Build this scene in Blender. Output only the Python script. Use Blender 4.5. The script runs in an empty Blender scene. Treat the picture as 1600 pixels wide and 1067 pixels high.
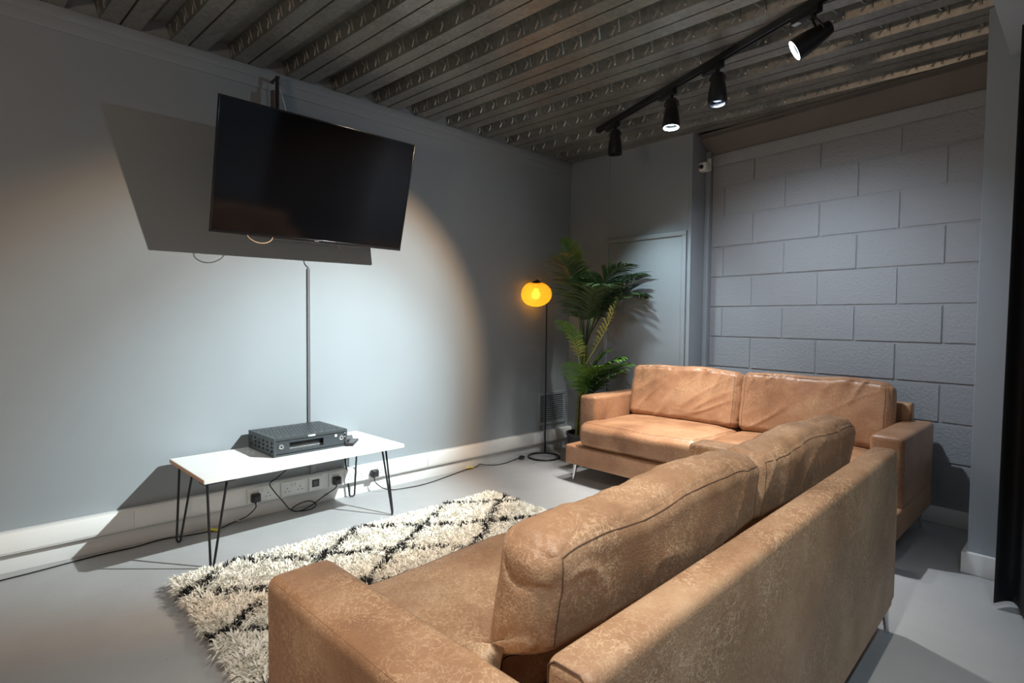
import bpy, bmesh, math, random
import numpy as np
from mathutils import Vector, Matrix, noise
random.seed(7)
S = bpy.context.scene
COL = S.collection
PI = math.pi
R = math.radians

# ------------------------------------------------------------------ camera
cam_d = bpy.data.cameras.new('camera'); cam = bpy.data.objects.new('camera', cam_d); COL.objects.link(cam)
cam_d.sensor_width = 36; cam_d.lens = 866.14 / 1600 * 36; cam_d.clip_start = .02
yaw, pitch, roll = 0.8141, 0.0378, 0.0097
fw = Vector((-math.sin(yaw)*math.cos(pitch), math.cos(yaw)*math.cos(pitch), -math.sin(pitch)))
r0 = Vector((math.cos(yaw), math.sin(yaw), 0)); u0 = r0.cross(fw)
rt = r0*math.cos(roll) + u0*math.sin(roll); up = u0*math.cos(roll) - r0*math.sin(roll)
M = Matrix((rt, up, -fw)).transposed().to_4x4(); M.translation = Vector((3.2735, 0, 1.1308))
cam.matrix_world = M; S.camera = cam

# ------------------------------------------------------------------ exposure, world
S.view_settings.view_transform = 'Standard'; S.view_settings.look = 'None'
S.view_settings.exposure = 0.0; S.view_settings.gamma = 1; S.view_settings.use_curve_mapping = False
W = bpy.data.worlds.new('world'); S.world = W; W.use_nodes = True
W.node_tree.nodes['Background'].inputs[0].default_value = (.62, .80, 1, 1)
W.node_tree.nodes['Background'].inputs[1].default_value = .125

# ------------------------------------------------------------------ lights
def spot(name, loc, target, power, col, cone, blend, rad=.03):
    l = bpy.data.lights.new(name, 'SPOT'); l.energy = power; l.color = col; l.spot_size = R(cone); l.spot_blend = blend
    l.shadow_soft_size = rad
    o = bpy.data.objects.new(name, l); COL.objects.link(o); o.location = loc
    o.rotation_euler = (Vector(target)-Vector(loc)).to_track_quat('-Z', 'Y').to_euler(); return o
COOL = (.74, .93, 1.0); NEUT = (1.0, .94, .86); WARM = (1.0, .62, .34)
# the track's heads: lens position, aim
HEADS = [((2.305, 2.62, 2.335), (0, 1.40, .62)),
         ((1.855, 2.80, 2.285), (1.85, 2.15, .0)),
         ((1.507, 2.935, 2.282), (1.38, 3.0, .0)),
         ((.953, 3.143, 2.285), (.80, 3.25, .0))]
k = HEADS[0]
spot('key_spot_core', k[0], (0, 1.36, .38), 620, COOL, 46, 1, .018)
spot('key_spot_mid', k[0], (0, 1.36, .70), 230, COOL, 54, .5, .018)
spot('key_spot_rim', k[0], (0, 1.36, .70), 175, WARM, 59, .3, .018)
spot('key_spot_spill', k[0], (0, 1.25, 1.15), 19, (.72, .87, 1), 112, .9, .018)
spot('seat_spot', HEADS[1][0], HEADS[1][1], 90, NEUT, 84, .9)
spot('far_seat_spot', HEADS[2][0], HEADS[2][1], 120, NEUT, 80, .9)
spot('far_seat_beam', HEADS[2][0], (1.30, 3.15, .4), 150, (1, .95, .88), 44, .8)
spot('palm_beam', HEADS[3][0], (.56, 3.36, .7), 95, NEUT, 46, .9)
spot('corner_spot', HEADS[3][0], (1.0, 3.79, .75), 62, COOL, 74, 1)
spot('block_wall_wash', HEADS[1][0], (2.0, 3.9, .6), 112, (.76, .87, 1), 118, 1)
# unseen spots assumed above and behind the camera, no fixtures modelled
spot('rear_spot_sofa', (2.9, .5, 2.40), (2.35, 1.15, .5), 140, NEUT, 76, .9, .04)
spot('rear_spot_aisle', (3.6, .35, 2.30), (3.25, 1.3, .0), 75, (.66, .86, 1), 66, .45, .03)
spot('rear_spot_left', (1.6, -.9, 2.4), (1.1, .2, .0), 24, NEUT, 90, 1, .04)
q_ = bpy.data.lights.new('rear_warm_fill', 'POINT'); q_.energy = 38; q_.color = (1, .70, .46); q_.shadow_soft_size = .15  # unseen warm fill added for the ceiling and block wall, no lamp modelled
ql = bpy.data.objects.new('rear_warm_fill', q_); COL.objects.link(ql); ql.location = (2.3, -1.3, 1.45)
p = bpy.data.lights.new('floor_lamp_bulb_light', 'POINT'); p.energy = 4.5; p.color = (1, .70, .35); p.shadow_soft_size = .02
LAMP_LIGHT = p

# ------------------------------------------------------------------ materials
def new_mat(name):
    m = bpy.data.materials.new(name); m.use_nodes = True; nt = m.node_tree
    return m, nt, nt.nodes['Principled BSDF']
def N(nt, t, **kw):
    n = nt.nodes.new(t)
    for a, b in kw.items():
        if a in n.inputs: n.inputs[a].default_value = b
        else: setattr(n, a, b)
    return n
def ramp(nt, pts):
    n = nt.nodes.new('ShaderNodeValToRGB'); e = n.color_ramp.elements
    while len(e) < len(pts): e.new(.5)
    for q, (pos, c) in zip(e, pts):
        q.position = pos; q.color = (*c, 1) if len(c) == 3 else c
    return n
def simple(name, col, rough=.5, metal=0, bump=0, bscale=60, var=0, vscale=4, spec=.5, bdist=.002):
    m, nt, b = new_mat(name)
    b.inputs['Base Color'].default_value = (*col, 1); b.inputs['Roughness'].default_value = rough
    b.inputs['Metallic'].default_value = metal; b.inputs['Specular IOR Level'].default_value = spec
    co = N(nt, 'ShaderNodeTexCoord')
    if var:
        t = N(nt, 'ShaderNodeTexNoise', Scale=vscale, Detail=6.0); nt.links.new(co.outputs['Object'], t.inputs['Vector'])
        rp = ramp(nt, [(.3, tuple(c*(1-var) for c in col)), (.7, tuple(min(1, c*(1+var)) for c in col))])
        nt.links.new(t.outputs[0], rp.inputs[0]); nt.links.new(rp.outputs[0], b.inputs['Base Color'])
    if bump:
        t = N(nt, 'ShaderNodeTexNoise', Scale=bscale, Detail=5.0); nt.links.new(co.outputs['Object'], t.inputs['Vector'])
        bp = N(nt, 'ShaderNodeBump', Strength=bump, Distance=bdist); nt.links.new(t.outputs[0], bp.inputs['Height'])
        nt.links.new(bp.outputs[0], b.inputs['Normal'])
    return m
def leather(name, base, light, dark, rough=.5):
    m, nt, b = new_mat(name); L = nt.links.new
    co = N(nt, 'ShaderNodeTexCoord')
    wn = N(nt, 'ShaderNodeTexNoise', Scale=9.0, Detail=3.0); L(co.outputs['Object'], wn.inputs['Vector'])
    mx = N(nt, 'ShaderNodeMixRGB', blend_type='LINEAR_LIGHT'); mx.inputs[0].default_value = .035
    L(co.outputs['Object'], mx.inputs[1]); L(wn.outputs['Color'], mx.inputs[2])
    big = N(nt, 'ShaderNodeTexNoise', Scale=3.2, Detail=8.0, Roughness=.62); L(co.outputs['Object'], big.inputs['Vector'])
    r1 = ramp(nt, [(.32, dark), (.52, base), (.72, tuple(.6*a+.4*c for a, c in zip(base, light)))]); L(big.outputs[0], r1.inputs[0])
    # fine pale scratches: ridged noise, warped
    def ridg(scale, lo, hi):
        n = N(nt, 'ShaderNodeTexNoise', Scale=scale, Detail=2.5, Roughness=.6); L(mx.outputs[0], n.inputs['Vector'])
        s = N(nt, 'ShaderNodeMath', operation='SUBTRACT'); s.inputs[1].default_value = .5; L(n.outputs[0], s.inputs[0])
        a = N(nt, 'ShaderNodeMath', operation='ABSOLUTE'); L(s.outputs[0], a.inputs[0])
        mr = N(nt, 'ShaderNodeMapRange'); mr.inputs[1].default_value = lo; mr.inputs[2].default_value = hi
        mr.inputs[3].default_value = 1; mr.inputs[4].default_value = 0; L(a.outputs[0], mr.inputs[0]); return mr
    f1, f2 = ridg(27, 0, .015), ridg(62, 0, .03)
    pm = N(nt, 'ShaderNodeTexNoise', Scale=7.0, Detail=4.0); L(co.outputs['Object'], pm.inputs['Vector'])
    pr = ramp(nt, [(.34, (.08, .08, .08)), (.66, (1, 1, 1))]); L(pm.outputs[0], pr.inputs[0])
    ad = N(nt, 'ShaderNodeMath', operation='MAXIMUM'); L(f1.outputs[0], ad.inputs[0]); L(f2.outputs[0], ad.inputs[1])
    mu = N(nt, 'ShaderNodeMath', operation='MULTIPLY'); L(ad.outputs[0], mu.inputs[0]); L(pr.outputs[0], mu.inputs[1])
    m2 = N(nt, 'ShaderNodeMath', operation='MULTIPLY'); m2.inputs[1].default_value = .70; L(mu.outputs[0], m2.inputs[0])
    c = N(nt, 'ShaderNodeMixRGB'); c.inputs[2].default_value = (*light, 1); L(m2.outputs[0], c.inputs[0]); L(r1.outputs[0], c.inputs[1])
    L(c.outputs[0], b.inputs['Base Color'])
    g = N(nt, 'ShaderNodeTexNoise', Scale=260.0, Detail=3.0); L(co.outputs['Object'], g.inputs['Vector'])
    s2 = N(nt, 'ShaderNodeTexNoise', Scale=26.0, Detail=5.0); L(co.outputs['Object'], s2.inputs['Vector'])
    am = N(nt, 'ShaderNodeMath', operation='ADD'); L(g.outputs[0], am.inputs[0]); L(s2.outputs[0], am.inputs[1])
    bp = N(nt, 'ShaderNodeBump', Strength=.35, Distance=.003); L(am.outputs[0], bp.inputs['Height']); L(bp.outputs[0], b.inputs['Normal'])
    rr = N(nt, 'ShaderNodeMapRange'); rr.inputs[3].default_value = rough-.1; rr.inputs[4].default_value = rough+.15
    L(big.outputs[0], rr.inputs[0]); L(rr.outputs[0], b.inputs['Roughness'])
    b.inputs['Specular IOR Level'].default_value = .45
    b.inputs['Sheen Weight'].default_value = .12; b.inputs['Sheen Tint'].default_value = (1, .75, .5, 1)
    return m
LEATHER = leather('tan_distressed_leather', (.38, .205, .108), (.82, .58, .36), (.24, .118, .056))
LEATHER2 = leather('tan_smooth_leather', (.37, .180, .092), (.58, .38, .22), (.22, .10, .05), .33)
SEAM = simple('seam_thread', (.13, .07, .04), .7)
PAINT = simple('grey_wall_paint', (.285, .315, .335), .62, bump=.10, bscale=240, var=.03, vscale=2)
BLOCKP = None
def block_mat():
    m, nt, b = new_mat('painted_blockwork'); L = nt.links.new
    b.inputs['Base Color'].default_value = (.31, .32, .33, 1); b.inputs['Roughness'].default_value = .55
    co = N(nt, 'ShaderNodeTexCoord'); g = co.outputs['Object']
    n1 = N(nt, 'ShaderNodeTexNoise', Scale=55.0, Detail=6.0, Roughness=.65); L(g, n1.inputs['Vector'])
    n2 = N(nt, 'ShaderNodeTexVoronoi', Scale=70.0); L(g, n2.inputs['Vector'])
    rp = ramp(nt, [(.0, (0, 0, 0)), (.16, (1, 1, 1))]); L(n2.outputs['Distance'], rp.inputs[0])
    n3 = N(nt, 'ShaderNodeTexNoise', Scale=9.0, Detail=2.0); L(g, n3.inputs['Vector'])
    r3 = ramp(nt, [(.5, (1, 1, 1)), (.62, (0, 0, 0))]); L(n3.outputs[0], r3.inputs[0])
    mx = N(nt, 'ShaderNodeMath', operation='MAXIMUM'); L(rp.outputs[0], mx.inputs[0]); L(r3.outputs[0], mx.inputs[1])
    ad = N(nt, 'ShaderNodeMath', operation='ADD'); L(n1.outputs[0], ad.inputs[0]); L(mx.outputs[0], ad.inputs[1])
    bp = N(nt, 'ShaderNodeBump', Strength=.8, Distance=.008); L(ad.outputs[0], bp.inputs['Height']); L(bp.outputs[0], b.inputs['Normal'])
    return m
BLOCKM = block_mat()
WHITE_P = simple('white_gloss_paint', (.74, .75, .74), .3, bump=.05, bscale=90)
PVC = simple('white_plastic', (.80, .80, .78), .3)
WALLW = simple('pale_column_paint', (.36, .41, .46), .55, bump=.08, bscale=200)
LAMI = simple('white_laminate', (.86, .85, .82), .35, var=.02, vscale=8)
EDGE = simple('plywood_edge', (.62, .36, .20), .55, var=.15, vscale=40)
BLACKM = simple('black_powder_coat', (.012, .012, .013), .38, bump=.05, bscale=300)
BLACKP = simple('black_plastic', (.02, .02, .021), .42)
DGREY = simple('dark_grey_steel', (.06, .068, .072), .42, metal=.3, bump=.08, bscale=400)
CHROME = simple('chrome', (.75, .75, .76), .12, metal=1)
SILVER = simple('brushed_silver', (.6, .61, .6), .3, metal=.9)
BEAMM = simple('brown_grey_beam_paint', (.12, .108, .098), .6, bump=.12, bscale=30, var=.12)
YELLOW = simple('yellow_tape', (.85, .72, .03), .4)
CABLE = simple('black_cable', (.012, .012, .013), .45)
DARK = simple('dark_void', (.004, .004, .004), .9)
CURT = simple('black_curtain_cloth', (.010, .010, .012), .75, bump=.3, bscale=500)
GLASSB = simple('black_glass', (.004, .004, .005), .09, spec=.6)
def floor_mat():
    m, nt, b = new_mat('painted_concrete_floor'); L = nt.links.new
    co = N(nt, 'ShaderNodeTexCoord')
    n = N(nt, 'ShaderNodeTexNoise', Scale=1.3, Detail=10.0, Roughness=.7); L(co.outputs['Object'], n.inputs['Vector'])
    rp = ramp(nt, [(.3, (.34, .342, .346)), (.55, (.39, .392, .395)), (.75, (.43, .43, .43))]); L(n.outputs[0], rp.inputs[0])
    sp = N(nt, 'ShaderNodeTexNoise', Scale=90.0, Detail=2.0); L(co.outputs['Object'], sp.inputs['Vector'])
    r2 = ramp(nt, [(.24, (.55, .55, .55)), (.30, (1, 1, 1))]); L(sp.outputs[0], r2.inputs[0])
    mx = N(nt, 'ShaderNodeMixRGB', blend_type='MULTIPLY'); mx.inputs[0].default_value = 1; L(rp.outputs[0], mx.inputs[1]); L(r2.outputs[0], mx.inputs[2])
    L(mx.outputs[0], b.inputs['Base Color']); b.inputs['Roughness'].default_value = .48
    bp = N(nt, 'ShaderNodeBump', Strength=.12, Distance=.004)
    n4 = N(nt, 'ShaderNodeTexNoise', Scale=22.0, Detail=8.0); L(co.outputs['Object'], n4.inputs['Vector'])
    L(n4.outputs[0], bp.inputs['Height']); L(bp.outputs[0], b.inputs['Normal']); return m
FLOORM = floor_mat()
def deck_mat():
    m, nt, b = new_mat('galvanised_steel_deck'); L = nt.links.new
    co = N(nt, 'ShaderNodeTexCoord')
    v = N(nt, 'ShaderNodeTexVoronoi', Scale=60.0); L(co.outputs['Object'], v.inputs['Vector'])
    n = N(nt, 'ShaderNodeTexNoise', Scale=2.5, Detail=8.0); L(co.outputs['Object'], n.inputs['Vector'])
    ad = N(nt, 'ShaderNodeMixRGB'); ad.inputs[0].default_value = .75; L(v.outputs['Color'], ad.inputs[1]); L(n.outputs[0], ad.inputs[2])
    rp = ramp(nt, [(.3, (.26, .255, .235)), (.7, (.46, .45, .41))]); L(ad.outputs[0], rp.inputs[0])
    L(rp.outputs[0], b.inputs['Base Color']); b.inputs['Metallic'].default_value = .8
    mr = N(nt, 'ShaderNodeMapRange'); mr.inputs[3].default_value = .28; mr.inputs[4].default_value = .5
    L(n.outputs[0], mr.inputs[0]); L(mr.outputs[0], b.inputs['Roughness'])
    bp = N(nt, 'ShaderNodeBump', Strength=.15, Distance=.004)
    n5 = N(nt, 'ShaderNodeTexNoise', Scale=14.0, Detail=3.0); L(co.outputs['Object'], n5.inputs['Vector'])
    L(n5.outputs[0], bp.inputs['Height']); L(bp.outputs[0], b.inputs['Normal']); return m
DECKM = deck_mat()
def emis(name, col, st):
    m, nt, b = new_mat(name); b.inputs['Base Color'].default_value = (*col, 1)
    b.inputs['Emission Color'].default_value = (*col, 1); b.inputs['Emission Strength'].default_value = st; return m
LED = emis('lit_lens', (.86, .97, 1), 14)
LEDDIM = emis('dim_lens', (.55, .68, 1), 1.1)
BULB = emis('lit_bulb', (1, .80, .42), 9)
def amber():
    m, nt, b = new_mat('amber_glass'); L = nt.links.new
    out = nt.nodes['Material Output']
    tr = N(nt, 'ShaderNodeBsdfTransparent'); tr.inputs[0].default_value = (1, .76, .30, 1)
    tl = N(nt, 'ShaderNodeBsdfTranslucent'); tl.inputs[0].default_value = (1, .66, .16, 1)
    gl = N(nt, 'ShaderNodeBsdfGlossy', Roughness=.08)
    m1 = N(nt, 'ShaderNodeMixShader'); m1.inputs[0].default_value = .55; L(tr.outputs[0], m1.inputs[1]); L(tl.outputs[0], m1.inputs[2])
    m2 = N(nt, 'ShaderNodeMixShader'); m2.inputs[0].default_value = .04; L(m1.outputs[0], m2.inputs[1]); L(gl.outputs[0], m2.inputs[2])
    L(m2.outputs[0], out.inputs['Surface']); return m
AMBER = amber()
def leafm(name, c1, c2):
    m = simple(name, c1, .42, var=0)
    nt = m.node_tree; b = nt.nodes['Principled BSDF']
    info = N(nt, 'ShaderNodeTexCoord'); t = N(nt, 'ShaderNodeTexNoise', Scale=7.0, Detail=3.0)
    nt.links.new(info.outputs['Object'], t.inputs['Vector'])
    rp = ramp(nt, [(.3, c1), (.7, c2)]); nt.links.new(t.outputs[0], rp.inputs[0]); nt.links.new(rp.outputs[0], b.inputs['Base Color'])
    b.inputs['Subsurface Weight'].default_value = 0
    return m
LEAF = leafm('palm_leaf', (.07, .17, .03), (.15, .31, .05))
LEAFD = leafm('dark_palm_leaf', (.018, .045, .02), (.05, .10, .03))
LEAFY = leafm('lamplit_palm_leaf', (.34, .38, .07), (.62, .60, .18))  # yellow lamp light on the fronds, put into the leaf colour
CANE = simple('palm_cane', (.14, .15, .04), .6, var=.4, vscale=30, bump=.4, bscale=60)
SOIL = simple('soil', (.03, .02, .014), .95, bump=.6, bscale=60)
PILEW = simple('cream_wool_pile', (.90, .87, .78), .95, var=.08, vscale=9, spec=.1)
PILEB = simple('charcoal_wool_pile', (.022, .021, .022), .95, spec=.1)
BACKM = simple('rug_backing', (.55, .50, .40), .95)

# ------------------------------------------------------------------ geometry helpers
def link(name, me, mat, parent=None, smooth=False):
    if mat and not me.materials: me.materials.append(mat)
    if smooth:
        for q in me.polygons: q.use_smooth = True
    o = bpy.data.objects.new(name, me); COL.objects.link(o)
    if parent: o.parent = parent
    return o
def obj(name, bm, mat, parent=None, smooth=False, ang=None):
    me = bpy.data.meshes.new(name); bm.normal_update(); bm.to_mesh(me); bm.free()
    o = link(name, me, mat, parent, smooth)
    if ang is not None: me.set_sharp_from_angle(angle=R(ang))
    return o
def box(bm, x0, x1, y0, y1, z0, z1, bev=0, seg=2):
    r = bmesh.ops.create_cube(bm, size=1)
    for v in r['verts']:
        v.co = Vector(((x0+x1)/2+v.co.x*(x1-x0), (y0+y1)/2+v.co.y*(y1-y0), (z0+z1)/2+v.co.z*(z1-z0)))
    if bev:
        es = list({e for v in r['verts'] for e in v.link_edges})
        bmesh.ops.bevel(bm, geom=es, offset=bev, segments=seg, profile=.5, affect='EDGES')
    return bm
def boxo(name, b, mat, parent=None, bev=0, seg=2, smooth=None):
    bm = bmesh.new(); box(bm, *b, bev=bev, seg=seg)
    return obj(name, bm, mat, parent, smooth=bool(bev) if smooth is None else smooth, ang=40 if bev else None)
def tube(bm, pts, r, n=8, cap=True, closed=False):
    pts = [Vector(q) for q in pts]; m = len(pts)
    rs = r if isinstance(r, (list, tuple)) else [r]*m
    ref = None; rings = []
    for i, q in enumerate(pts):
        a = pts[(i-1) % m] if (closed or i) else q; c = pts[(i+1) % m] if (closed or i < m-1) else q
        t = (c-a).normalized()
        if ref is None:
            ref = t.orthogonal().normalized()
        ref = (ref - t*ref.dot(t)).normalized(); b2 = t.cross(ref)
        rings.append([bm.verts.new(q + (ref*math.cos(2*PI*j/n)+b2*math.sin(2*PI*j/n))*rs[i]) for j in range(n)])
    for i in range(m if closed else m-1):
        A, B = rings[i], rings[(i+1) % m]
        for j in range(n): bm.faces.new((A[j], A[(j+1) % n], B[(j+1) % n], B[j]))
    if cap and not closed:
        bm.faces.new(rings[0][::-1]); bm.faces.new(rings[-1])
    return bm
def tubeo(name, pts, r, mat, parent=None, n=8, closed=False):
    bm = bmesh.new(); tube(bm, pts, r, n, closed=closed); bmesh.ops.recalc_face_normals(bm, faces=bm.faces)
    return obj(name, bm, mat, parent, smooth=True, ang=50)
def lathe(bm, prof, n=32, mat4=None, cap=True):
    rings = []
    for (r, z) in prof:
        rings.append([bm.verts.new((r*math.cos(2*PI*j/n), r*math.sin(2*PI*j/n), z)) for j in range(n)])
    for A, B in zip(rings, rings[1:]):
        for j in range(n): bm.faces.new((A[j], A[(j+1) % n], B[(j+1) % n], B[j]))
    if cap:
        bm.faces.new(rings[0][::-1]); bm.faces.new(rings[-1])
    if mat4 is not None: bmesh.ops.transform(bm, matrix=mat4, verts=[v for rg in rings for v in rg])
    return bm
def latheo(name, prof, mat, parent=None, n=32, mat4=None, cap=True, ang=35):
    bm = bmesh.new(); lathe(bm, prof, n, mat4, cap); bmesh.ops.recalc_face_normals(bm, faces=bm.faces)
    return obj(name, bm, mat, parent, smooth=True, ang=ang)
def smoothpath(pts, k=6):
    P = [Vector(q) for q in pts]; out = []
    for i in range(len(P)-1):
        a, b, c, d = P[max(i-1, 0)], P[i], P[i+1], P[min(i+2, len(P)-1)]
        for j in range(k):
            t = j/k
            out.append(.5*((2*b)+(c-a)*t+(2*a-5*b+4*c-d)*t*t+(3*b-a-3*c+d)*t**3))
    out.append(P[-1]); return out
def thing(name, label, cat, loc=(0, 0, 0), rz=0, group=None):
    o = bpy.data.objects.new(name, None); COL.objects.link(o); o.empty_display_size = .1
    o.location = loc; o.rotation_euler = (0, 0, rz); o['label'] = label; o['category'] = cat
    if group: o['group'] = group
    return o
def tag(o, label, cat, group=None):
    o['label'] = label; o['category'] = cat
    if group: o['group'] = group
    return o
def struct(o): o['kind'] = 'structure'; return o

# ================================================================== SETTING
YC, ZC, DEPTH = 3.7925, 2.5222, .078
BX, BY, BA = 1.2107, 4.0323, -.074
struct(boxo('floor', (-.12, 5.0, -1.8, 4.3, -.08, 0), FLOORM))
# ceiling: slab above, steel deck pans below it
ceil = struct(boxo('ceiling', (-.12, 5.0, -1.8, 4.3, ZC+DEPTH+.004, ZC+DEPTH+.1), DARK))
PITCH = .2895
def pan_mesh():
    t = .0012; H = DEPTH
    prof = [(0, H), (0, H), (.020, 0), (.092, 0), (.092, .016), (.101, .016), (.101, 0), (.178, 0), (.196, H), (.232, H), (.232, H-.008), (.240, H-.008), (.240, H), (PITCH, H)][1:]
    bm = bmesh.new(); x0, x1 = -.02, 4.9
    A = [bm.verts.new((x0, y, z)) for y, z in prof]; B = [bm.verts.new((x1, y, z)) for y, z in prof]
    for i in range(len(prof)-1): bm.faces.new((A[i], A[i+1], B[i+1], B[i]))
    me = bpy.data.meshes.new('deck_pan'); bm.normal_update(); bm.to_mesh(me); bm.free(); me.materials.append(DECKM); return me
def emboss_mesh():
    # pressed marks on the sloping web: a bar and a chevron, each a raised half-round ridge
    bm = bmesh.new(); H = DEPTH
    def P(x, t, h):   # t 0 at the top of the web, 1 at its bottom; h proud of it towards -Y
        nx = Vector((0, -H, -.020)).normalized()
        q = Vector((x, .020*t, H*(1-t))) + nx*h; return q
    def ridge(a, b, w=.0055, h=.004):
        (xa, ta), (xb, tb) = a, b
        d = Vector((xb-xa, (tb-ta)*H)); L = d.length; d /= L; nrm = Vector((-d.y, d.x))
        def Q(s, o, hh): x = xa+d.x*s*L+nrm.x*o; tt = ta+(d.y*s*L+nrm.y*o)/H; return bm.verts.new(P(x, tt, hh))
        base = [Q(0, -w, 0), Q(0, w, 0), Q(1, w, 0), Q(1, -w, 0)]; top = [Q(.14, -w*.25, h), Q(.14, w*.25, h), Q(.86, w*.25, h), Q(.86, -w*.25, h)]
        for i in range(4): bm.faces.new((base[i], base[(i+1) % 4], top[(i+1) % 4], top[i]))
        bm.faces.new(top)
    x = .05
    while x < 4.85:
        ridge((x, .16), (x, .84)); ridge((x-.020, .5), (x-.046, .16)); ridge((x-.020, .5), (x-.046, .84)); x += .113
    bmesh.ops.recalc_face_normals(bm, faces=bm.faces)
    me = bpy.data.meshes.new('embossing'); bm.to_mesh(me); bm.free(); me.materials.append(DECKM); return me
pm, em = pan_mesh(), emboss_mesh()
kk = -8
while .385+kk*PITCH < 3.7:
    y = .385+kk*PITCH
    o = link('deck_pan', pm, None, ceil); o.location = (0, y, ZC); o.rotation_euler = (0, 0, R(3.9))
    e = link('embossing', em, None, o); e['kind'] = 'stuff'
    kk += 1
struct(boxo('wall_left', (-.12, 0, -1.8, 4.3, 0, ZC+DEPTH), PAINT))
struct(boxo('wall_back', (0, 1.1756, YC, 4.2, 0, ZC+DEPTH), PAINT, bev=.004))
# ledge bands at the top of the TV wall
struct(boxo('trim_1', (0, .010, -1.8, YC, 2.416, ZC), PAINT, bev=.003))
struct(boxo('trim_2', (.010, .016, -1.8, YC, 2.468, ZC), PAINT, bev=.002))
# slim strip where the block wall begins
struct(boxo('trim_3', (1.1756, 1.212, 3.985, 4.10, 0, 2.42), PAINT, bev=.004))
# block wall (local x along wall, y into wall)
bw = bpy.data.objects.new('wall_right', None); COL.objects.link(bw); bw.location = (BX, BY, 0); bw.rotation_euler = (0, 0, BA); struct(bw)
mort = boxo('mortar_bed', (-.03, 2.3, .0065, .15, 0, 2.60), BLOCKM, bw)
boxo('render_band', (-.03, 2.3, .001, .02, 2.312, 2.60), BLOCKM, bw, bev=.004)
def block_mesh(w, h):
    bm = bmesh.new(); box(bm, 0, w, 0, .03, 0, h)
    es = [e for e in bm.edges if all(v.co.y < .001 for v in e.verts)]
    bmesh.ops.bevel(bm, geom=es, offset=.004, segments=2, affect='EDGES')
    me = bpy.data.meshes.new('block'); bm.normal_update(); bm.to_mesh(me); bm.free(); me.materials.append(BLOCKM)
    for q in me.polygons: q.use_smooth = True
    me.set_sharp_from_angle(angle=R(60)); return me
bcache = {}
Z0 = .1207
for row in range(-1, 10):
    za, zb = Z0+row*.225, Z0+(row+1)*.225
    if row == 9: zb = Z0+9*.225+.165
    if row == -1: za = 0
    A = (row % 2 == 0)                      # rows that start with the short joint
    js = [(.109 if A else .334)+.45*i for i in range(-1, 6)]
    for a, b in zip(js, js[1:]):
        a, b = max(a, 0), min(b, 2.3)
        if b-a < .03: continue
        key = (round(b-a, 3), round(zb-za, 3))
        if key not in bcache: bcache[key] = block_mesh(b-a-.010, zb-za-.010)
        o = link('block', bcache[key], None, bw); o.location = (a+.005, random.uniform(-.0012, .0012), za+.005)
        o.rotation_euler = (random.uniform(-.003, .003), 0, random.uniform(-.002, .002))
b = boxo('baseboard_back', (0, 2.3, -.018, .002, 0, .095), WHITE_P, None, bev=.004); b.location = bw.location; b.rotation_euler = (0, 0, BA); struct(b)
# beam over the block wall, sloping soffit
bm = bmesh.new()
prof = [(.02, 2.385), (-.004, 2.397), (-.02, 2.402), (-.135, 2.492), (-.135, 2.512), (-.165, 2.514), (-.165, 2.520), (.02, 2.520)]
A = [bm.verts.new((-.02, y, z)) for y, z in prof]; B2 = [bm.verts.new((2.3, y, z)) for y, z in prof]
for i in range(len(prof)):
    j = (i+1) % len(prof); bm.faces.new((A[i], A[j], B2[j], B2[i]))
bm.faces.new(A[::-1]); bm.faces.new(B2); bmesh.ops.recalc_face_normals(bm, faces=bm.faces)
o = obj('trim_4', bm, BEAMM); o.location = bw.location; o.rotation_euler = (0, 0, BA); struct(o)
# column at the right with its skirting, lowered soffit above
struct(boxo('wall_column', (2.893, 4.2, 3.234, 3.99, 0, ZC+DEPTH), WALLW, bev=.004))
struct(boxo('baseboard_right', (2.873, 4.2, 3.214, 3.72, 0, .098), WHITE_P, bev=.005))
struct(boxo('trim_5', (2.972, 4.6, 1.7, 3.234, 2.285, ZC+.02), WALLW, bev=.004))
# skirting and hatch
struct(boxo('baseboard_left', (0, .018, -1.8, YC, 0, .082), WHITE_P, bev=.003))
h = struct(boxo('door_1', (.412, 1.140, YC-.010, YC+.01, .45, 1.805), PAINT, bev=.002))
bm = bmesh.new(); fy = YC-.022
for bb in ((.405, 1.147, 1.778, 1.812), (.405, 1.147, .443, .478), (.405, .440, .478, 1.778), (1.112, 1.147, .478, 1.778)):
    box(bm, bb[0], bb[1], fy, YC, bb[2], bb[3], bev=.003)
obj('hatch_frame', bm, PAINT, h, True, 40)
boxo('hatch_lock', (.452, .462, YC-.020, YC-.008, 1.10, 1.13), SILVER, h)
struct(boxo('trim_6', (.418, .430, YC-.006, YC+.01, 1.815, ZC), PAINT, bev=.002))
struct(boxo('trim_7', (1.150, 1.1785, YC-.006, YC+.01, 0, ZC), PAINT, bev=.003))

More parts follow.
